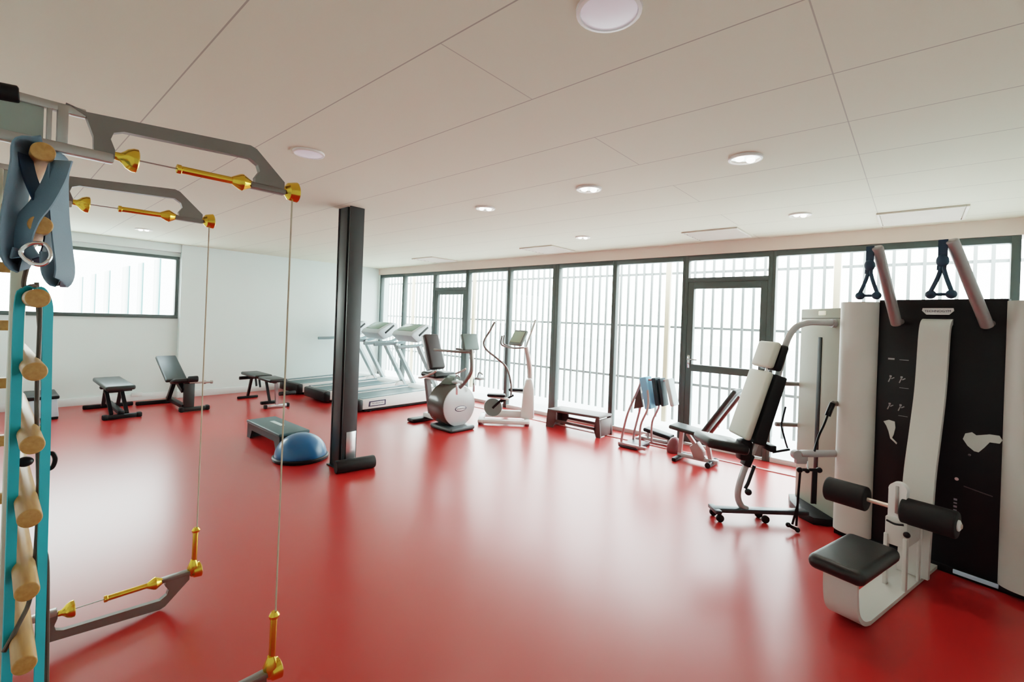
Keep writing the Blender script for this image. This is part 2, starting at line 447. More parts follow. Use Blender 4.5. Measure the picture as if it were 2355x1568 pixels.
for y, w in ((1.72, 'near'), (2.66, 'far')):
    yl = y+yo
    for flip in (False, True):
        zz = 1.93 if not flip else .195
        s = -1 if flip else 1
        arm = MB().prism(plate(flip, y), yl-.012, yl+.012, 'xz').box((.642, yl, zz-s*.006), (.115, .034, .018), .003)
        arm = arm.build('upper_arm' if not flip else 'lower_arm', ALU_D, k)
        pulley_cone((.232, yl, zz-s*.008), (1, 0, -.05*s), .034, .05).build('pulley_cone', GOLD, arm)
        gx0, gx1 = (.385, .535)
        MB().cyl((gx0, yl, zz-.006*s), (gx1, yl, zz-.004*s), .0115, seg=16, bev=.003).lathe([(.008, -.008), (.014, -.006), (.014, .004), (.010, .008)], (gx0, yl, zz-.006*s), (1, 0, 0)).build('grip', GOLD, arm)
        MB().lathe([(.012, -.03), (.026, -.006), (.028, .002), (.024, .010), (.012, .03), (.008, .045)], (.560, yl, zz-.003*s), (1, 0, 0)).build('pulley_cone', GOLD, arm)
        MB().lathe([(.012, 0), (.014, .010), (.030, .022), (.034, .040), (.036, .052), (.03, .056), (.006, .054)], (.690, yl, zz), (1, 0, .08)).build('pulley_cone', GOLD, arm)
        MB().cyl((.25, yl, zz-.008*s), (.395, yl, zz-.006*s), .0022, seg=6).build('cable', ALU, arm)
        # rail back to the body
        r = MB().box((-.25, yl, zz-s*.02), (.96, .03, .026), .004).box((-.28, yl, zz+s*.085), (.90, .022, .022), .003)
        r.box((.125, yl, zz+s*.035), (.022, .024, .11), .003).box((.100, yl, zz+s*.035), (.010, .02, .11), .002)
        r.build('rail', ALU, k)
    if True:
        MB().cyl((.722, yl, .27), (.728, yl, 1.905), .0032, seg=8).build('cable', mat('pale_cord', (.55, .48, .36), .6), k)
        MB().cyl((.715, yl, .245), (.717, yl, .395), .0115, seg=16, bev=.003).lathe([(.006, -.012), (.016, -.008), (.018, .002), (.010, .014)], (.718, yl, .398)).build('grip', GOLD, k)
        MB().lathe([(.010, -.05), (.022, -.03), (.026, -.005), (.016, .02), (.012, .03)], (.712, yl, .225)).build('pulley_cone', GOLD, k)
for y in (1.72, 2.66):
    MB().box((-.66, y+yo, 1.053), (.06, .07, 1.975), .006).build('upright', ALU, k)
    MB().box((-.24, y+yo, 1.965), (.66, .006, .085)).build('infill_panel', mat('grey_infill', (.33, .37, .33), .3), k)
MB().box((-.04, 0, 1.965), (.06, 1.0, .09), .006).build('cross_beam', ALU, k)
MB().box((-.04, 0, .115), (.06, 1.0, .09), .006).build('cross_beam', ALU, k)
MB().cyl((.0, 1.72+yo, 2.015), (.045, 1.72+yo, 2.02), .022, seg=16, bev=.004).box((.03, 1.74+yo, 2.03), (.03, .05, .02), .004).build('clamp_knob', BLK, k)

KS = 1.045
for o in k.children_recursive:
    o.data.transform(Matrix.Translation((0, 0, 1.5-1.5*KS)) @ Matrix.Scale(KS, 4))
k.location.y = 2.19*KS
wbars = thing('wall_bars', 'wooden rungs on a pale metal post at the left edge', 'wall bars', (.067, 2.2, 0))
MB().box((.004, 0, .97), (.036, .055, 1.94), .006).build('post', POST, wbars)
MB().box((-.044, .12, .97), (.018, .05, 1.94), .004).build('post', POST, wbars)
rz = [1.8895-.19*i for i in range(8)]
for i, z in enumerate(rz):
    MB().cyl((.024, -.49, z), (.024, .40, z), .0242, seg=28, bev=.004).build('rung', WOOD, wbars)
    MB().box((-.024, .06, z-.09), (.03, .04, .033), .003).build('peg', WOOD, wbars)

# blue-grey suspension strap looped over the two top rungs
sx, sy = .096, 1.86
st = thing('suspension_strap', 'blue-grey webbing strap draped over the two top wooden rungs', 'strap', (sx*.95, sy*.95, 1.8895))
def rel(pts): return [((x-sx)*.95, (y-sy)*.95-.025, (z-1.91)*.95) for x, y, z in pts]
MB().ribbon(rel([(.096, 1.87, 1.942), (.062, 1.87, 1.92), (.058, 1.86, 1.86), (.050, 1.85, 1.78), (.043, 1.85, 1.70), (.045, 1.86, 1.63), (.060, 1.87, 1.60), (.068, 1.87, 1.64)]), .085, .004, (.55, 1, 0)).build('webbing', STRAP, st)
MB().ribbon(rel([(.096, 1.90, 1.942), (.130, 1.89, 1.92), (.131, 1.88, 1.85), (.134, 1.87, 1.76), (.142, 1.86, 1.67), (.150, 1.86, 1.59), (.140, 1.86, 1.555), (.124, 1.86, 1.58), (.118, 1.86, 1.64)]), .07, .004, (.75, 1, 0)).build('webbing', STRAP, st)
MB().ribbon(rel([(.062, 1.865, 1.90), (.074, 1.86, 1.84), (.094, 1.87, 1.785), (.112, 1.885, 1.74), (.122, 1.90, 1.69), (.112, 1.90, 1.63), (.09, 1.90, 1.61)]), .045, .004, (.8, 1, 0)).build('webbing', NAVY, st)
MB().ribbon(rel([(.133, 1.85, 1.90), (.120, 1.84, 1.84), (.098, 1.835, 1.775), (.072, 1.84, 1.72), (.060, 1.85, 1.66), (.078, 1.85, 1.615)]), .06, .004, (-.9, 1, 0)).build('webbing', STRAP, st)
MB().tube(rel([(.060, 1.80, 1.63), (.075, 1.795, 1.605), (.10, 1.79, 1.60), (.115, 1.795, 1.625), (.105, 1.80, 1.655), (.08, 1.80, 1.655)]), .005, closed=True).build('ring', CHROME, st)

# turquoise band over the third rung
band = thing('resistance_band', 'turquoise latex band looped over the third wooden rung', 'exercise band', (.0912, 1.852, 1.5095))
MB().ribbon([tuple(c*.95 for c in p) for p in [(-.026, .02, -1.48), (-.027, .02, -.9), (-.029, .01, -.3), (-.029, 0, -.02), (-.016, 0, .022), (.0, 0, .029), (.016, 0, .022), (.029, 0, -.02), (.030, 0, -.10), (.034, .0, -.4), (.037, .01, -.75), (.042, .02, -1.48)]], .023, .004, (.9, .45, 0)).build('latex_loop', TURQ, band)
rt = thing('resistance_tube', 'thin grey-brown exercise tube hanging down beside the turquoise band', 'exercise tube', (.095, 1.9, 1.595))
def rel2(pts): return [((x-.1)*.95, (y-2.0)*.95, (z-1.6)*.95) for x, y, z in pts]
MB().tube(rel2([(.082, 1.93, 1.62), (.075, 1.97, 1.545), (.10, 2.0, 1.545), (.112, 2.0, 1.47), (.112, 2.0, 1.2), (.122, 2.0, .95), (.122, 2.0, .76), (.112, 1.97, .62), (.09, 1.95, .56), (.06, 1.93, .50)]), .0055, 8).build('tube', TUBEG, rt)
MB().tube(rel2([(.104, 2.03, 1.56), (.128, 2.02, 1.2), (.134, 2.0, .80), (.146, 1.99, .70), (.152, 2.0, .5), (.160, 2.0, .1)]), .0055, 8).build('tube', TUBEG, rt)
MB().tube(rel2([(.135, 2.02, 1.02), (.150, 2.02, 1.03), (.158, 2.02, 1.01), (.152, 2.02, .985), (.137, 2.02, .985)]), .006, 8, closed=True).build('ring_handle', BLK, rt)
MB().sphere(rel2([(.092, 2.0, 1.02)])[0], .018, (1, 1, .8)).build('stopper', BLK, rt)

# ------------------------------------------------------------------ lat machine (right foreground)
MC, MT = (4.078, -.102, 0), R(165)
lm = thing('lat_machine', 'black and white weight machine with thigh rollers and black seat, right foreground', 'exercise machine', MC, MT)
pan = MB().box((-.035, 0, .885), (.07, .63, 1.69), .004).build('shroud_panel', BLK, lm)
prof = [(-.12, -.315), (-.02, -.315)] + [(-.01+.085*math.sin(R(a)), -.43+.122*math.cos(R(a))) for a in range(15, 180, 11)] + [(-.12, -.552)]
MB().prism(prof, .045, 1.715, 'xy').build('side_column', WPL, lm)
MB().prism([(x, -y) for x, y in prof], .045, 1.715, 'xy').build('side_column', WPL, lm)
MB().box((-.05, 0, .022), (.13, 1.08, .044), .004).build('plinth', BLK, lm)
MB().box((.024, .22, .030), (.010, .20, .026), .003).build('reflection_strip', mat('painted_reflection', (.55, .70, .85), .3), lm)  # added pale strip, stands in for a line of reflected light
sp = [(-.03, 0, 1.588), (.015, 0, 1.580), (.045, 0, 1.55), (.062, 0, 1.48), (.07, 0, 1.40), (.10, 0, 1.13), (.17, 0, .87), (.235, 0, .65), (.268, 0, .42), (.300, 0, .10), (.305, 0, .03)]
MB().ribbon(sp, .150, .035).build('spine', WPL, lm)
MB().ribbon([(-.02, -.03, .016), (.4, -.03, .016), (1.00, -.03, .016), (1.10, -.03, .020), (1.18, -.03, .048), (1.235, -.03, .105), (1.255, -.03, .19), (1.258, -.03, .26), (1.258, -.03, .33)], .150, .022).build('base_beam', WPL, lm)
sb = MB().box((1.16, -.008, .346), (.49, .245, .074), .034, 4)
sb.build('seat', LEA, lm)
MB().box((1.16, -.01, .302), (.36, .15, .012), .003).build('seat_plate', BLK, lm)
fr = MB().box((.345, -.01, .345), (.05, .11, .17), .006).box((.575, -.055, .175), (.035, .02, .30), .004).box((.575, .035, .175), (.035, .02, .30), .004)
fr.box((.45, -.01, .345), (.27, .105, .16), .008).box((.36, .04, .15), (.03, .014, .25), .003)
fr.build('seat_post', WPL, lm)
MB().prism([(-.055, .40), (.025, .40), (.030, .58)] + arc(-.012, .585, .044, 5, 175, 10) + [(-.055, .58)], .52, .57, 'yz').build('roller_bracket', WPB, lm)
MB().box((.572, -.014, .53), (.008, .016, .16), .003).build('adjustment_slot', ALU, lm)
MB().cyl((.545, -.40, .475), (.545, .262, .475), .0125).build('roller_bar', mat('pinkish_steel', (.70, .58, .50), .3, .6), lm)
for y0, y1 in ((-.385, -.165), (.005, .245)):
    rp = MB().cyl((.545, y0, .475), (.545, y1, .475), .074, seg=32, bev=.010).build('thigh_roller', RUB, lm)
    e = y1 if y1 > 0 else y0; d = 1 if y1 > 0 else -1
    MB().lathe([(.03, 0), (.03, .006), (.02, .012), (.001, .013)], (.545, e, .475), (0, d, 0)).build('end_cap', WPB, rp)
MB().sphere((.60, .045, .355), .017).cyl((.58, .045, .355), (.60, .045, .355), .008).build('adjuster_knob', BLK, lm)
MB().tube([(.60, -.05, .405), (.606, -.01, .398), (.60, .03, .405)], .006, 8).build('pin_handle', BLK, lm)
# lever arms and their hanging handles
for (y0, y1) in ((-.19, -.222), (.245, .135)):
    a = MB().cyl((.075, y0, 1.555), (.36, y1, 2.055), .031, seg=20, bev=.012)
    a.cyl((-.02, y0, 1.58), (.09, y0, 1.58), .02, seg=14)
    la = a.build('lever_arm', mat('lever_metal', (.34, .31, .31), .3, .5), lm)
    py_, px_ = y1-.035, .365
    hs = MB().ribbon([(px_, py_, 2.06), (px_, py_, 1.96), (px_, py_-.004, 1.88)], .042, .010, (0, 1, 0), sm=False).sphere((px_, py_, 1.935), .030, (.8, 1, 1.3))
    hs.tube([(px_, py_, 1.92), (px_, py_-.018, 1.84), (px_+.01, py_-.05, 1.745)], .0115, 8).tube([(px_, py_, 1.92), (px_, py_+.018, 1.84), (px_-.01, py_+.045, 1.745)], .0115, 8)
    hs.build('hanging_strap', NAVY, la)
    h = MB().cyl((px_+.01, py_-.05, 1.738), (px_-.01, py_+.045, 1.738), .009)
    for yy in (-.048, .043): h.sphere((px_, py_+yy, 1.738), .026)
    h.build('handle_grip', NAVY, la)
# emblem, instruction print, adjustment openings
bd = MB().prism([(-.075, 1.672), (.075, 1.672), (.078, 1.655), (.055, 1.630), (-.055, 1.630), (-.078, 1.655)], .0, .012, 'yz').build('badge', BADGE, lm)
lettering('TECHNOGYM', .021, BADGET, bd, (.013, .0, 1.652), (0, 1, 0), (0, 0, 1))
cr = [(0.14, 0.857), (0.15, 0.893), (0.179, 0.907), (0.199, 0.892), (0.256, 0.911), (0.298, 0.912), (0.315-.004, 0.888), (0.3, 0.866), (0.258, 0.864), (0.235, 0.825), (0.212, 0.792), (0.192, 0.794), (0.162, 0.82)]
MB().prism(cr, .0, .006, 'yz').build('panel_opening', CUT, lm)
cl = [(-0.265, 0.885), (-0.237, 0.9), (-0.203, 0.894), (-0.198, 0.853), (-0.206, 0.805), (-0.215, 0.781), (-0.186, 0.753), (-0.189, 0.743), (-0.224, 0.775), (-0.235, 0.822), (-0.248, 0.857)]
MB().prism(cl, .0, .006, 'yz').build('panel_opening', CUT, lm)
pr = MB()
pr.box((.002, -.235, 1.322), (.004, .035, .012)).box((.002, -.165, 1.320), (.003, .05, .004))
for z in (1.19, 1.0):
    for y in (-.235, -.175):
        pr.box((.002, y, z+.012), (.003, .012, .012)).box((.002, y-.006, z-.012), (.003, .006, .034), rot=Matrix.Rotation(R(-20), 4, 'X')).box((.002, y+.012, z), (.003, .020, .006), rot=Matrix.Rotation(R(35), 4, 'X'))
    pr.box((.002, -.16, z-.06), (.003, .05, .003))
pr.build('instruction_print', mat('print_grey', (.32, .33, .34), .5), lm)
mk = MB()
for i in range(6): mk.box((.002, .115, .36+i*.022), (.003, .016, .012 if i % 2 else .008))
mk.build('panel_print', mat('print_dim', (.25, .25, .3), .5), lm)
MB().sphere((.004, .118, .60), .010, (.5, 1, 1)).build('release_button', mat('pinkish_button', (.55, .38, .4), .4), lm)
MB().box((.004, .215, .555), (.006, .13, .006), .002, rot=Matrix.Rotation(R(-10), 4, 'X')).sphere((.005, .172, .765), .007).build('panel_seam', mat('seam_grey', (.09, .07, .08), .4), lm)

# ------------------------------------------------------------------ pulley tower and reclining bench
SC, STh = (4.31, .57, 0), R(131.4)
tw = thing('pulley_tower', 'grey weight tower with a long black slot beside the black machine', 'exercise machine', SC, STh)
MB().box((-.28, -.18, .865), (.32, .50, 1.63), .010).build('tower_body', GPL, tw)
MB().box((-.28, -.437, .865), (.28, .018, 1.60), .008).build('lit_side', WPL, tw)  # paler slab paints the window light falling on this side
MB().box((-.119, -.18, 1.60), (.008, .47, .006)).build('top_seam', mat('seam_dark', (.12, .12, .1), .5), tw)
MB().box((-.118, -.165, .765), (.008, .046, 1.36), .003).build('weight_slot', BLK, tw)
MB().box((-.117, -.150, 1.642), (.010, .085, .036), .010).build('badge', emat('badge_glow', (.9, .9, .7), .3), tw)  # badge is no lamp, brightness painted on with a faint glow
MB().prism([(-.44, -.45), (-.08, -.45), (.0, -.30), (.06, -.08), (.03, .05), (-.06, .075), (-.44, .075)], 0, .055, 'xy', .004).build('foot_plate', BLK, tw)
for z, x0 in ((1.02, -.10), (.66, -.12)):
    MB().cyl((x0-.15, -.464, z), (.05, -.464, z), .020, seg=14, bev=.006).build('side_bar', ALU_D, tw)
SM = (Matrix.Translation(MC) @ Matrix.Rotation(MT, 4, 'Z')).inverted() @ Matrix.Translation(SC) @ Matrix.Rotation(STh, 4, 'Z')
# pulley arm along the near side, with rope and hanging handles
MB().cyl((-.05, .18, .590), (.235, .18, .580), .026, seg=18, bev=.008).xf(SM).build('pulley_arm', SIL, lm)
MB().lathe([(.006, -.022), (.034, -.02), (.036, 0), (.034, .02), (.006, .022)], (.262, .18, .572), (0, 1, 0)).box((.225, .18, .535), (.09, .04, .06), .012).xf(SM).build('pulley_head', SIL, lm)
MB().cyl((-.09, .16, .955), (.01, .19, .965), .020, seg=14, bev=.005).xf(SM).build('upper_pulley', ALU_D, lm)
MB().tube([(.012, .19, .962), (.028, .195, .93), (.050, .195, .87)], .020, 10).tube([(.050, .195, .87), (.075, .195, .80), (.105, .195, .73), (.125, .195, .66), (.135, .19, .60)], .008, 8).xf(SM).build('nylon_strap', BLK, lm)
MB().cyl((.10, .20, .470), (.24, .20, .466), .011).sphere((.10, .20, .468), .021).sphere((.245, .20, .464), .021).sphere((.19, .2, .46), .018).xf(SM).build('handle_grip', BLK, lm)
MB().cyl((.185, .19, .53), (.185, .2, .47), .010).xf(SM).build('clip', CHROME, lm)
MB().ribbon([(.240, .20, .465), (.248, .20, .30), (.255, .20, .05)], .016, .005, (1, 0, 0), sm=False).ribbon([(.252, .2, .20), (.285, .20, .06)], .016, .005, (1, 0, 0), sm=False).xf(SM).build('nylon_strap', BLK, lm)
MB().ribbon([(.135, .20, .465), (.137, .20, .34), (.138, .20, .22)], .030, .010, (1, 0, 0), sm=False).xf(SM).build('nylon_strap', BLK, lm)
MB().cyl((.245, .20, .022), (.315, .20, .055), .012).sphere((.245, .20, .021), .018).sphere((.315, .20, .056), .018).xf(SM).build('handle_grip', BLK, lm)

bn = thing('reclining_bench', 'pale-padded reclining bench on a curved grey tube in front of the grey tower', 'exercise bench', SC, STh)
MB().tube([(-.112, 0, 1.560), (.0, 0, 1.562), (.07, 0, 1.560), (.14, 0, 1.545), (.20, 0, 1.505), (.245, 0, 1.43), (.275, 0, 1.33), (.30, 0, 1.20), (.365, 0, .92), (.43, 0, .70), (.50, 0, .52), (.555, 0, .38), (.590, 0, .25), (.592, 0, .17), (.565, 0, .11), (.52, 0, .085)], .024, 14).cyl((-.118, 0, 1.560), (-.09, 0, 1.560), .034).build('curved_tube', SIL, bn)
MB().box((.42, 0, .075), (.74, .07, .035), .008).box((.77, 0, .075), (.05, .15, .03), .008).build('floor_bar', mat('dark_bar', (.05, .065, .075), .35, .3), bn)
for x, y in ((.755, -.06), (.755, .06), (.40, .05), (.40, -.05)):
    MB().cyl((x, y-.012, .029), (x, y+.012, .029), .029, seg=18, bev=.004).build('caster', RUB, bn)
def slab(p0, p1, th0, th1, w, r=.02):
    """pad along p0->p1 in the xz plane; th0..th1 offsets along its front normal"""
    p0, p1 = Vector((p0[0], 0, p0[1])), Vector((p1[0], 0, p1[1])); d = (p1-p0); L = d.length; d.normalize()
    n = Vector((d.z, 0, -d.x)); c = (p0+p1)/2+n*(th0+th1)/2
    rot = Matrix((n, Vector((0, 1, 0)), d)).transposed().to_4x4()
    return MB().box(c, (abs(th1-th0), w, L), r, 3, rot)
bk = slab((.615, .655), (.455, 1.175), -.035, .012, .29, .02).build('backrest', PADW, bn)
slab((.585, .64), (.435, 1.165), -.125, -.030, .27, .012).build('back_shell', BLK, bk)
hd = slab((.448, 1.20), (.386, 1.40), -.030, .022, .26, .024).build('headrest', PADW, bn)
slab((.438, 1.195), (.378, 1.392), -.085, -.025, .25, .022).build('back_shell', BLK, hd)
MB().cyl((.405, 0, 1.16), (.39, 0, 1.22), .014).build('headrest_stem', CHROME, hd)
slab((.585, .575), (.905, .635), -.012, .062, .30, .030).bm
s_ = slab((.905, .618), (.585, .562), -.030, .045, .30, .03); s_.build('seat', LEA, bn)
MB().box((.56, 0, .55), (.10, .09, .16), .02).box((.53, 0, .47), (.06, .07, .10), .01, rot=Matrix.Rotation(R(-20), 4, 'Y')).build('hinge_block', BLK, bn)
MB().tube([(.50, .05, .44), (.545, .05, .30), (.565, .05, .26)], .013, 8, sm=False).sphere((.54, .05, .235), .026).build('gas_strut', BLK, bn)
MB().tube([(.335, .15, .92), (.365, .15, .78), (.325, .15, .65), (.310, .15, .61)], .007, 8, sm=False).cyl((.295, .15, .60), (.42, .15, .575), .009).box((.42, .10, .60), (.05, .12, .05), .008).build('recline_lever', BLK, bn)

# ------------------------------------------------------------------ treadmills
def make_treadmill():
    t = thing('treadmill', 'x', 'treadmill', (3.7, 6.62, 0), 0, 'treadmills in a row facing the windows')
    m = MB().prism([(.06, .05), (.06, .19), (1.34, .215), (1.34, .05)], -.24, .24, 'xz'); m.build('belt', BELT, t)
    for s in (-1, 1):
        m = MB().prism([(.10, .05), (.10, .205), (1.38, .24), (1.42, .05)], s*.24, s*.36, 'xz', .012)
        rl = m.build('side_rail', WPB, t)
        tag(MB().prism([(.11, .206), (.11, .214), (1.37, .249), (1.37, .238)], s*.245, s*.345, 'xz').build('foot_rail', mat('foot_rail_grey', (.11, .17, .19), .4), t))
        b = MB().prism([(.20, .085), (.21, .165), (.50, .170), (.50, .085)], s*.360, s*.366, 'xz').build('badge', BADGET, rl)
        MB().prism([(.225, .100), (.23, .150), (.475, .155), (.475, .100)], s*.366, s*.369, 'xz').build('badge_face', BADGE, b)
        lettering('TECHNOGYM', .034, BADGET, b, (.352, s*.370, .127), (-s, 0, 0), (0, 0, 1))
        up = MB().sweep([(1.62, s*.33, .14), (1.16, s*.33, .93), (1.12, s*.33, 1.0)], [(-.022, -.05), (.022, -.05), (.022, .05), (-.022, .05)], up=(0, 1, 0))
        up.build('upright', mat('pale_silver', (.50, .60, .62), .35, .3), t)
        MB().tube([(.70, s*.34, .985), (.95, s*.34, .99), (1.25, s*.34, 1.01), (1.46, s*.33, 1.10)], .028, 12).build('handrail', mat('grey_rail', (.22, .30, .32), .4), t)
    MB().box((.05, 0, .12), (.12, .74, .17), .03).build('rear_roller_cover', BLK, t)
    MB().prism([(1.36, .03), (1.36, .22), (1.46, .27), (1.80, .25), (1.94, .16), (1.95, .03)], -.37, .37, 'xz', .015).build('motor_hood', WPB, t)
    MB().box((.95, 0, .035), (1.6, .66, .05), .008).build('chassis', RUB, t)
    for x in (.25, 1.75):
        for y in (-.3, .3): MB().cyl((x, y, 0), (x, y, .03), .03, seg=14).build('foot', RUB, t)
    cs = MB().prism([(1.00, 1.16), (1.05, 1.225), (1.31, 1.36), (1.43, 1.335), (1.44, 1.23), (1.34, 1.11), (1.14, 1.04)], -.29, .29, 'xz', .02).build('console', mat('console_silver', (.50, .55, .58), .35, .2), t)
    d = Vector((.26, 0, .135)).normalized(); n = Vector((-d.z, 0, d.x))
    rot = Matrix((d, Vector((0, 1, 0)), n)).transposed().to_4x4()
    MB().box(Vector((1.18, 0, 1.2925))+n*.003, (.25, .42, .012), .004, rot=rot).build('screen', SCR, cs)
    for s in (-1, 1): MB().box(Vector((1.25, s*.290, 1.235)), (.24, .012, .035), .004, rot=Matrix.Rotation(R(-38), 4, 'Y')).build('side_slot', BLK, cs)
    return t
tm = make_treadmill()
for i, (y, lab) in enumerate(((6.62, 'nearest treadmill, white side rail with a badge, right of the steel column'),
                              (7.62, 'middle treadmill of the row, partly behind the steel column'),
                              (8.62, 'farthest treadmill of the row, beside the white far wall'))):
    o = tm if i == 0 else copy_tree(tm)
    o.location = (3.7, y, 0); o['label'] = lab

# ------------------------------------------------------------------ recumbent bike
bk = thing('recumbent_bike', 'recumbent exercise bike with large silver round front cover', 'exercise bike', (4.1, 4.65, 0), R(-92))
dy = .12
drum = MB().lathe([(.20, -.27), (.275, -.25), (.285, -.10), (.285, .04), (.27, .07)], (0, dy, .315), (1, 0, 0), 40).build('drum_housing', mat('dark_gloss_housing', (.07, .06, .055), .22), bk)
MB().lathe([(.272, .060), (.268, .082), (.20, .098), (.08, .104), (.001, .105)], (0, dy, .315), (1, 0, 0), 40).build('front_cover', SIL, drum)
b = MB().sphere((.104, dy+.0, .285), .10, (.06, 1, .38)).build('badge', BADGET, drum)
MB().sphere((.108, dy+.0, .285), .088, (.06, 1, .34)).build('badge_face', BADGE, b)
lettering('TECHNOGYM', .026, BADGET, b, (.1145, dy, .285), (0, 1, 0), (0, 0, 1))
MB().box((-.03, dy-.02, .030), (.46, .42, .06), .028, 3).build('front_foot', mat('dark_base', (.03, .04, .045), .35), bk)
MB().box((-.66, dy-.02, .028), (.16, .50, .05), .022, 3).build('rear_foot', BLK, bk)
MB().box((-.36, dy, .085), (.62, .10, .07), .02).build('frame_beam', WPB, bk)
MB().prism([(-.22, .52), (-.32, .56), (-.10, .72), (.02, .70), (-.02, .60)], dy-.07, dy+.07, 'xz', .02).build('top_cowl', mat('grey_green_cowl', (.15, .22, .19), .35), bk)
MB().sweep([(-.52, dy, .07), (-.66, dy, .60)], [(-.03, -.035), (.03, -.035), (.03, .035), (-.03, .035)], up=(0, 1, 0)).build('seat_post', mat('brown_grey_post', (.12, .09, .09), .4), bk)
MB().box((-.38, dy, .625), (.66, .09, .05), .015).build('seat_rail', WPB, bk)
MB().box((-.40, dy, .69), (.34, .38, .075), .035, 4).build('seat', LEA, bk)
d = Vector((-.62+.42, 0, 1.24-.76)); L = d.length; d.normalize(); n = Vector((d.z, 0, -d.x))
rot = Matrix((n, Vector((0, 1, 0)), d)).transposed().to_4x4()
sbk = MB().box((-.52, dy, 1.0), (.075, .26, L), .035, 4, rot).build('backrest', mat('dark_brown_pad', (.028, .016, .017), .45), bk)
MB().box(Vector((-.52, dy, 1.0))-n*.045, (.05, .24, L*.98), .014, 3, rot).build('back_shell', SIL, sbk)
for s in (-1, 1):
    MB().tube([(-.55, dy+s*.22, .64), (-.42, dy+s*.26, .66), (-.20, dy+s*.26, .74), (-.12, dy+s*.26, .78)], .014, 10).build('side_handle', mat('pinkish_handle', (.50, .38, .36), .4), bk)
MB().tube([(.06, dy, .55), (.20, dy, .68), (.29, dy, .82), (.27, dy, 1.08)], .026, 12).build('console_post', ALU_D, bk)
MB().tube([(-.26, dy-.2, 1.05), (-.05, dy-.17, 1.05), (.20, dy-.10, 1.05), (.27, dy, 1.05), (.20, dy+.10, 1.05), (-.05, dy+.17, 1.05), (-.26, dy+.2, 1.05)], .017, 10).build('handlebar', ALU_D, bk)
cs = MB().box((.24, dy, 1.18), (.05, .26, .22), .015, 3, Matrix.Rotation(R(-18), 4, 'Y')).build('console', mat('console_grey', (.10, .14, .13), .4), bk)
MB().box((.212, dy, 1.19), (.012, .20, .15), .004, rot=Matrix.Rotation(R(-18), 4, 'Y')).build('screen', SCR, cs)
for s, z, x in ((-1, .62, .30), (1, .62, .20)):
    c_ = MB().box(((x+.12)/2, dy+s*.17, (z+.50)/2+.04), (.03, .02, .20), .006).build('crank', CHROME, bk)
    MB().box((x, dy+s*.24, z+.06), (.10, .11, .03), .008).tube([(x-.05, dy+s*.24, z+.06), (x-.02, dy+s*.24, z+.14), (x+.05, dy+s*.24, z+.12)], .010, 8).build('pedal', mat('pedal_grey', (.3, .33, .33), .45), c_)

# ------------------------------------------------------------------ cross trainer
el = thing('cross_trainer', 'white elliptical cross trainer with tall swinging handle arms by the window', 'exercise machine', (5.05, 4.5, 0), R(-50))
m = MB().box((0, -.22, .045), (.72, .07, .06), .02).box((0, .22, .045), (.72, .07, .06), .02).box((.33, 0, .045), (.08, .46, .06), .02).box((-.33, 0, .045), (.08, .52, .06), .02)
m.build('base_frame', WPB, el)
for x in (-.33, .33):
    for y in (-.24, .24): MB().cyl((x, y, 0), (x, y, .03), .03, seg=12).build('foot', MRN, el)
MB().prism([(.24, .07), (.26, .50), (.30, .64), (.38, .66), (.42, .50), (.43, .07)], -.11, .11, 'xz', .03).build('drive_housing', WPB, el)
MB().lathe([(.02, -.05), (.13, -.045), (.135, 0), (.13, .045), (.02, .05)], (-.17, 0, .21), (0, 1, 0), 28).build('flywheel', mat('flywheel_grey', (.20, .24, .23), .4), el)
MB().box((.06, 0, .12), (.36, .09, .10), .02).build('frame_beam', WPB, el)
MB().tube([(.36, 0, .62), (.34, 0, .85), (.28, 0, 1.10)], .032, 12).build('mast', mat('pinkish_mast', (.52, .40, .38), .4), el)
cs = MB().box((.165, 0, 1.23), (.05, .27, .25), .02, 3, Matrix.Rotation(R(42), 4, 'Z') @ Matrix.Rotation(R(30), 4, 'Y')).build('console', mat('trainer_console', (.16, .19, .18), .4), el)
MB().box((.148, -.016, 1.243), (.014, .22, .18), .004, rot=Matrix.Rotation(R(42), 4, 'Z') @ Matrix.Rotation(R(30), 4, 'Y')).build('screen', mat('trainer_screen', (.34, .42, .32), .2), cs)
MB().tube([(.25, 0, 1.09), (.10, -.02, 1.08), (.0, -.10, 1.10), (-.08, -.13, 1.14), (-.07, -.13, 1.26)], .013, 10).tube([(.25, 0, 1.09), (.10, .02, 1.08), (.02, .10, 1.10), (-.06, .13, 1.14), (-.05, .13, 1.26)], .013, 10).build('fixed_handle', ALU_D, el)
MB().tube([(-.178, -.22, 1.454), (-.25, -.22, 1.31), (-.322, -.22, 1.171), (-.287, -.22, 1.062), (-.13, -.22, .94), (.012, -.22, .814), (.081, -.22, .602), (.09, -.22, .42)], .0145, 10).build('swing_arm', ALU_D, el)
MB().tube([(.412, .22, 1.506), (.35, .22, 1.30), (.284, .22, 1.075), (.31, .22, .85), (.333, .22, .617), (.31, .22, .44)], .0155, 10).build('swing_arm', mat('pale_arm', (.52, .50, .48), .4, .3), el)
for (x, y, z, dx) in ((-.09, -.20, .435, .09), (.20, .20, .465, .31)):
    MB().box((x, y, z-.055), (.30, .035, .03), .01, rot=Matrix.Rotation(R(6), 4, 'Y')).build('pedal_arm', WPB, el)
    MB().box((x-.03, y, z-.02), (.26, .13, .04), .016).build('pedal', BLK, el)
for s in (-1, 1): MB().sweep([(-.17, s*.08, .21), (-.02 if s < 0 else .12, s*.14, .37)], [(-.015, -.018), (.015, -.018), (.015, .018), (-.015, .018)], up=(0, 1, 0)).build('crank', BLK, el)

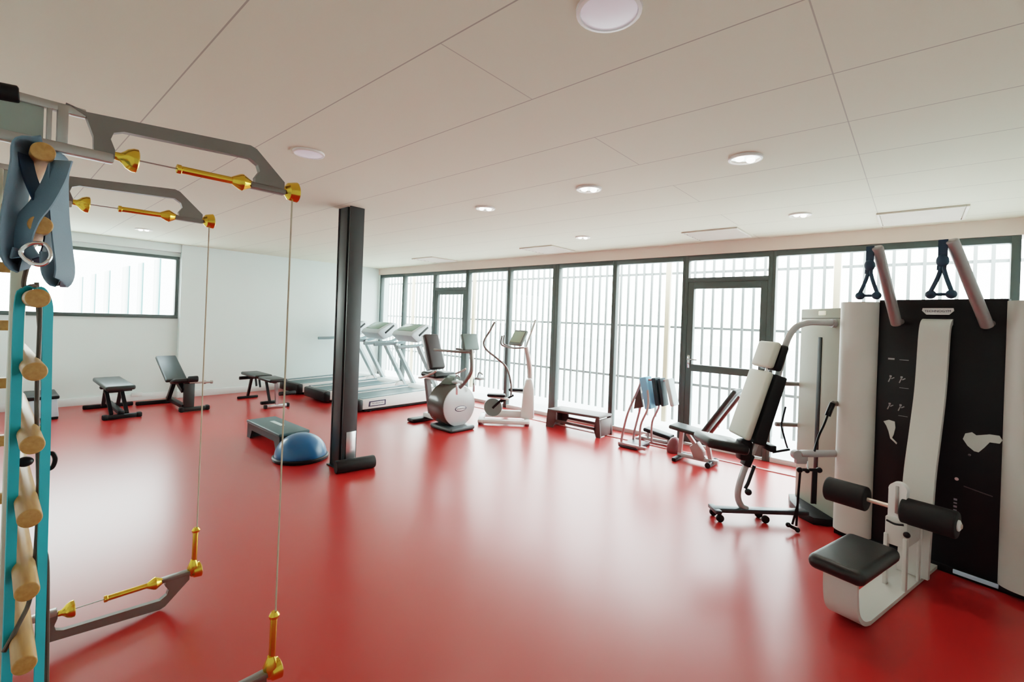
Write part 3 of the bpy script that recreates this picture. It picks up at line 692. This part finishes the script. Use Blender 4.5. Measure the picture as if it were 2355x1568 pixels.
# ------------------------------------------------------------------ benches along the far wall
fb = thing('flat_bench', 'flat black weight bench with scissor legs below the high window', 'exercise bench', (1.17, 8.1, 0))
MB().box((0, .0, .445), (.30, 1.06, .06), .022, 3).build('pad', DGR, fb)
MB().box((0, 0, .405), (.24, .96, .02), .004).build('pad_board', BLK, fb)
MB().box((.07, -.22, .032), (.36, .06, .055), .012).build('front_foot', BLK, fb)
for s in (-1, 1): MB().box((.07+s*.175, -.22, .034), (.06, .075, .066), .015).build('end_cap', RUB, fb)
MB().box((.06, .74, .030), (.56, .06, .055), .012).build('rear_foot', BLK, fb)
MB().box((.06, .26, .075), (.07, .96, .05), .010).build('spine_beam', BLK, fb)
for x in (-.06, .10):
    MB().sweep([(x+.02, -.20, .06), (x-.01, .10, .40)], [(-.016, -.02), (.016, -.02), (.016, .02), (-.016, .02)], up=(1, 0, 0)).sweep([(x+.02, .45, .08), (x-.01, .05, .40)], [(-.016, -.02), (.016, -.02), (.016, .02), (-.016, .02)], up=(1, 0, 0)).build('leg', BLK, fb)
MB().cyl((-.09, .06, .33), (.11, .06, .33), .022).box((.0, .06, .385), (.26, .10, .03), .008).build('pivot', BLK, fb)

ib = thing('incline_bench', 'black incline bench with raised back pad and leg bar by the far wall', 'exercise bench', (1.95, 8.2, 0))
d = Vector((0, .78-.02, .74-.40)); d.normalize(); n = Vector((0, -d.z, d.y))
rot = Matrix((Vector((1, 0, 0)), d, n)).transposed().to_4x4()
MB().box((-.10, .12, .585), (.26, .72, .055), .022, 3, rot).build('back_pad', DGR, ib)
d2 = Vector((0, 1, -.25)).normalized(); n2 = Vector((0, .25, 1)).normalized(); rot2 = Matrix((Vector((1, 0, 0)), d2, n2)).transposed().to_4x4()
MB().box((-.05, -.28, .44), (.26, .20, .055), .022, 3, rot2).build('seat_pad', LEA, ib)
MB().box((.10, -.33, .035), (.34, .07, .06), .014).build('front_foot', DGR, ib)
for s in (-1, 1): MB().box((.10+s*.16, -.33, .036), (.055, .085, .07), .016).build('end_cap', RUB, ib)
MB().box((-.18, .57, .030), (.48, .07, .056), .012).build('rear_foot', BLK, ib)
MB().box((-.02, .12, .075), (.07, .90, .06), .012).build('spine_beam', BLK, ib)
MB().box((.03, -.31, .23), (.13, .07, .36), .012).build('front_leg', DGR, ib)
MB().sweep([(-.06, .40, .08), (-.08, -.05, .46)], [(-.025, -.025), (.025, -.025), (.025, .025), (-.025, .025)], up=(1, 0, 0)).sweep([(-.03, -.30, .30), (-.06, .02, .46)], [(-.03, -.03), (.03, -.03), (.03, .03), (-.03, .03)], up=(1, 0, 0)).build('support_strut', BLK, ib)
MB().cyl((.02, -.36, .42), (.30, -.36, .41), .014).cyl((.19, -.36, .414), (.22, -.36, .413), .026).cyl((.285, -.36, .411), (.31, -.36, .41), .024).build('leg_bar', ALU, ib)
MB().cyl((.00, -.37, .47), (.12, -.37, .47), .045, seg=20, bev=.01).build('leg_roller', BLK, ib)

nb = thing('narrow_bench', 'narrow black weight bench on thin silver legs beside the treadmills', 'exercise bench', (2.93, 7.8, 0))
MB().box((0, .22, .455), (.26, .62, .05), .02, 3).build('back_pad', LEA, nb)
MB().box((.02, -.37, .445), (.26, .46, .05), .02, 3).build('seat_pad', LEA, nb)
MB().box((0, -.02, .415), (.05, 1.0, .035), .006).build('pad_rail', BLK, nb)
MB().box((.05, .70, .022), (.32, .04, .04), .01).build('rear_foot', BLK, nb)
MB().sweep([(.05, .70, .04), (.0, .40, .41)], [(-.018, -.018), (.018, -.018), (.018, .018), (-.018, .018)], up=(1, 0, 0)).build('rear_leg', BLK, nb)
MB().box((.09, -.38, .028), (.34, .045, .045), .01).build('front_foot', BRUSH, nb)
for s in (-1, 1): MB().box((.09+s*.165, -.38, .030), (.045, .06, .06), .012).build('end_cap', RUB, nb)
MB().sweep([(.09, -.38, .045), (.06, -.40, .42)], [(-.020, -.020), (.020, -.020), (.020, .020), (-.020, .020)], up=(1, 0, 0)).build('front_leg', BRUSH, nb)
MB().sweep([(.02, -.30, .06), (.02, -.12, .40)], [(-.016, -.016), (.016, -.016), (.016, .016), (-.016, .016)], up=(1, 0, 0)).box((.05, -.20, .06), (.26, .06, .05), .012).build('centre_leg', BLK, nb)
for yy in (.05, .20): MB().sweep([(0, yy+.05, .40), (.0, yy, .27)], [(-.012, -.012), (.012, -.012), (.012, .012), (-.012, .012)], up=(1, 0, 0)).build('adjuster_bracket', BLK, nb)
MB().cyl((-.14, .55, .37), (.10, .55, .37), .028, seg=16, bev=.006).sweep([(0, .55, .37), (0, .46, .41)], [(-.012, -.012), (.012, -.012), (.012, .012), (-.012, .012)], up=(1, 0, 0)).build('leg_roller', BLK, nb)
MB().cyl((.02, -.62, .25), (.26, -.62, .25), .03, seg=16, bev=.006).sweep([(.10, -.58, .42), (.10, -.62, .25)], [(-.012, -.012), (.012, -.012), (.012, .012), (-.012, .012)], up=(1, 0, 0)).build('leg_roller', BLK, nb)

# ------------------------------------------------------------------ step platform and balance dome (middle)
sp1 = thing('step_platform', 'dark teal aerobic step with a pale label strip, left of the blue dome', 'step platform', (2.235, 5.46, 0))
m = MB().box((0, 0, .185), (.33, .92, .035), .012, 3)
m.build('deck', TEAL, sp1)
MB().prism([(-.45, .17), (-.45, .0), (-.36, .0), (-.31, .10), (.31, .10), (.36, .0), (.45, .0), (.45, .17)], -.155, -.13, 'yz').prism([(-.45, .17), (-.45, .0), (-.36, .0), (-.31, .10), (.31, .10), (.36, .0), (.45, .0), (.45, .17)], .13, .155, 'yz').box((0, -.43, .085), (.29, .03, .17)).box((0, .43, .085), (.29, .03, .17)).build('skirt', BLK, sp1)
MB().box((.02, .05, .204), (.05, .30, .004), .001).build('label_strip', mat('pale_label', (.50, .60, .60), .5), sp1)
bo = thing('balance_dome', 'blue half-ball balance trainer on a black base beside the column', 'balance trainer', (2.175, 4.715, 0))
MB().lathe([(.25, 0), (.265, .008), (.268, .03), (.255, .04), (.02, .04)], seg=40).build('base', BLK, bo)
MB().lathe([(.245, .036)] + [(.247*math.cos(R(a)), .04+.215*math.sin(R(a))) for a in range(0, 90, 8)] + [(.005, .255)], seg=40).build('dome', BLUE, bo)

# ------------------------------------------------------------------ by the window wall
s2 = thing('step_bench', 'dark arched step bench seen side-on in front of the window', 'step platform', (5.45, 3.48, 0))
MB().box((.0, 0, .25), (.34, .84, .035), .012, 3, Matrix.Rotation(R(-1.5), 4, 'X')).build('deck', mat('brown_grey_deck', (.10, .075, .07), .45), s2)
for sx_ in (-.15, .15):
    m = MB().prism([(.42, .24), (.44, .0), (.33, .0), (.27, .10), (.27, .24)], sx_-.012, sx_+.012, 'yz').prism([(-.42, .24), (-.44, .0), (-.375, .0), (-.34, .09), (-.36, .24)], sx_-.012, sx_+.012, 'yz')
    m.box((sx_, -.04, .105), (.024, .66, .035)).build('side_frame', mat('brown_grey_frame', (.09, .06, .06), .45), s2)
for y in (.41, -.41): MB().box((0, y, .12), (.28, .035, .22), .006).build('end_leg', mat('brown_grey_leg', (.09, .055, .055), .45), s2)

rk = thing('mat_rack', 'small tubular floor rack hung with blue and dark mats by the window', 'rack', (5.3, 2.4, 0))
PT = mat('pinkish_tube', (.42, .28, .28), .35, .4)
for x in (-.16, .16):
    MB().tube([(x, .265, .02), (x, .25, .15), (x, .19, .42), (x*.5, .11, .70), (x*.3, .08, .83)], .014, 10).build('leg', PT, rk)
    MB().tube([(x, .02, .05), (x, .02, .30), (x, -.06, .52), (x*.6, -.02, .72), (x*.3, .06, .83)], .013, 10).build('leg', PT, rk)
MB().box((0, .17, .020), (.38, .24, .035), .012).build('foot_frame', mat('dark_foot', (.05, .04, .05), .45), rk)
MB().cyl((-.10, .075, .835), (.10, -.20, .835), .011).cyl((-.05, .08, .835), (.05, .08, .835), .011).build('top_bar', PT, rk)
MB().box((-.16, .12, .04), (.05, .36, .04), .012).build('foot_bar', PT, rk)
MB().prism([(.14, .70), (.11, .76), (.05, .50), (.17, .46)], -.05, -.02, 'yz').build('bracket', mat('dark_brown_plate', (.06, .035, .03), .45), rk)
def hung(name, label, cat, y, x, w, h, lean, m, grp):
    o = MB().box((0, 0, -h/2), (.16, w, h), .012, 3, Matrix.Identity(4)).build(name, m)
    o.location = (x, y, .865); o.rotation_euler = (R(lean), 0, 0)
    return tag(o, label, cat, grp)
hung('folded_mat', 'light blue folded mat hanging on the small rack by the window', 'mat', 2.445, 5.27, .085, .38, -13, LBL, 'mats hanging on the rack')
hung('folded_mat', 'dark folded mat hanging on the rack, directly right of the light blue one', 'mat', 2.335, 5.32, .05, .33, -11, MBL, 'mats hanging on the rack')
hung('folded_mat', 'second dark folded mat on the rack, next to the pale one', 'mat', 2.275, 5.34, .035, .33, -10, MBL, 'mats hanging on the rack')
hung('folded_mat', 'pale grey folded mat at the right end of the small rack', 'mat', 2.19, 5.36, .05, .32, -15, MPL, 'mats hanging on the rack')
md = thing('medicine_ball', 'maroon half-dome balance cushion on the floor between rack and black bench', 'balance trainer', (5.42, 2.115, 0))
MB().lathe([(.085, 0), (.09, .02)] + [(.09*math.cos(R(a)), .02+.16*math.sin(R(a))) for a in range(5, 90, 12)] + [(.003, .18)]).build('dome', MRN, md)
md.name = 'balance_cushion'
fl = thing('foot_rest_frame', 'low metal frame with black pads on the floor behind the mat rack', 'exercise equipment', (5.66, 2.44, 0))
MB().box((0, 0, .03), (.05, .50, .04), .01).box((0, .22, .03), (.24, .04, .04), .01).box((0, -.22, .03), (.24, .04, .04), .01).build('base_frame', SIL, fl)
MB().box((0, -.02, .13), (.16, .36, .05), .02, 3, Matrix.Rotation(R(8), 4, 'X')).build('pad', BLK, fl)
for y in (-.15, .12): MB().cyl((0, y, .04), (0, y, .12), .015).build('leg', SIL, fl)

wbn = thing('adjustable_bench', 'black adjustable bench with raised backrest near the glazed door', 'exercise bench', (5.2, 1.75, 0))
MB().box((0, .13, .345), (.26, .36, .045), .018, 3, Matrix.Rotation(R(6), 4, 'X')).build('seat', DGR, wbn)
d = Vector((0, -.32, .50)).normalized(); n = Vector((0, .50, .32)).normalized(); rot = Matrix((Vector((1, 0, 0)), n, d)).transposed().to_4x4()
bb = MB().box((0, -.21, .60), (.26, .045, .60), .018, 3, rot).build('backrest', DGR, wbn)
MB().box(Vector((0, -.21, .59))-n*.045, (.05, .03, .52), .006, 2, rot).build('back_rail', mat('brown_rail', (.20, .08, .08), .4), bb)
MB().sweep([(0, .22, .03), (0, .20, .32)], [(-.02, -.02), (.02, -.02), (.02, .02), (-.02, .02)], up=(1, 0, 0)).build('front_leg', PT, wbn)
MB().box((0, .22, .022), (.34, .05, .04), .01).build('front_foot', BLK, wbn)
MB().box((0, .02, .05), (.05, .44, .045), .01).build('spine_beam', SIL, wbn)
MB().box((0, -.13, .03), (.28, .05, .05), .01).build('rear_foot', BLK, wbn)
MB().sweep([(0, .14, .30), (0, -.06, .06)], [(-.018, -.018), (.018, -.018), (.018, .018), (-.018, .018)], up=(1, 0, 0)).sweep([(0, -.12, .05), (0, -.06, .33)], [(-.02, -.02), (.02, -.02), (.02, .02), (-.02, .02)], up=(1, 0, 0)).build('rear_leg', PT, wbn)
MB().prism([(.05, .05), (.10, .17), (.02, .23), (-.05, .14), (-.06, .05)], -.05, .05, 'yz', .01).build('adjuster_plate', mat('pink_grey_plate', (.35, .22, .22), .4), wbn)
for x in (-.12, .12): MB().cyl((x-.015, -.13, .03), (x+.015, -.13, .03), .03).build('wheel', RUB, wbn)

# ------------------------------------------------------------------ things at the foot of the far wall (left)
bx = thing('storage_step', 'pale blue-white plastic step with black lid against the far left wall', 'step platform', (.52, 8.6, 0))
MB().prism([(-.15, .03), (-.13, .26), (.13, .26), (.15, .03)], -.30, .30, 'xz', .01).build('body', PALEB, bx)
MB().box((0, 0, .285), (.30, .64, .045), .014, 3).build('lid', BLK, bx)
for x in (-.11, .11):
    for y in (-.26, .26): MB().box((x, y, .018), (.07, .09, .036), .01).build('foot', RUB, bx)
for (x, y, m_, nm, rz_) in ((.40, 7.62, BLU2, 'blue', 20), (.43, 7.42, YEL, 'yellow', 60), (.37, 7.84, GRN, 'green', 40)):
    t = thing('dumbbell', nm+' vinyl dumbbell on the floor behind the wall bars', 'dumbbell', (x, y, 0), R(rz_), 'coloured dumbbells on the floor')
    MB().cyl((-.06, 0, .045), (.06, 0, .045), .016).build('handle', m_, t)
    for s in (-1, 1): MB().cyl((s*.055, 0, .045), (s*.10, 0, .045), .045, seg=6, bev=.008).build('head', m_, t)
so = thing('wall_socket', 'small pale socket low on the far wall beside the flat bench', 'socket', (1.62, YB-.024, .10))
MB().box((0, -.006, .0), (.14, .014, .06), .004).build('plate', BASE, so)

# ------------------------------------------------------------------ camera and light
sc = bpy.context.scene
cam = bpy.data.cameras.new('camera'); co = bpy.data.objects.new('camera', cam); col.objects.link(co)
cam.sensor_fit = 'HORIZONTAL'; cam.sensor_width = 36; cam.lens = 36*1063/2355
cam.shift_y = -50/2355; cam.clip_start = .02
A = R(41.2); roll = math.atan(.0364)
f = Vector((math.cos(A), math.sin(A), 0)); rt_ = Vector((math.sin(A), -math.cos(A), 0)); up = Vector((0, 0, 1))
# image-right axis of the rolled camera points slightly upward so the horizon falls to the right
xr = rt_*math.cos(roll)+up*math.sin(roll); yr = -rt_*math.sin(roll)+up*math.cos(roll)
co.matrix_world = Matrix.Translation((0, 0, 1.5)) @ Matrix((xr, yr, -f)).transposed().to_4x4()
sc.camera = co

w = bpy.data.worlds.new('sky'); sc.world = w; w.use_nodes = True
nt = w.node_tree; N = nt.nodes; K = nt.links
tc = N.new('ShaderNodeTexCoord'); sp_ = N.new('ShaderNodeSeparateXYZ'); rp_ = N.new('ShaderNodeValToRGB')
rp_.color_ramp.elements[0].position = .0; rp_.color_ramp.elements[0].color = (.92, .96, .90, 1)
rp_.color_ramp.elements[1].position = .8; rp_.color_ramp.elements[1].color = (.80, .93, 1.0, 1)
K.new(tc.outputs['Generated'], sp_.inputs[0]); K.new(sp_.outputs[2], rp_.inputs[0]); K.new(rp_.outputs[0], N['Background'].inputs['Color'])
N['Background'].inputs['Strength'].default_value = 14
for (x, y) in ((3.02, .81), (3.05, 1.93), (3.06, 3.06), (4.78, .81), (4.77, 3.08), (1.39, 7.86)):
    l = bpy.data.lights.new('downlight', 'SPOT'); l.energy = 20; l.spot_size = R(110); l.spot_blend = .8; l.shadow_soft_size = .06; l.color = (1, .95, .85)
    o = bpy.data.objects.new('downlight', l); col.objects.link(o); o.location = (x, y, H-.03)
sc.view_settings.view_transform = 'Filmic'
sc.view_settings.look = 'Medium High Contrast'
sc.view_settings.exposure = .3
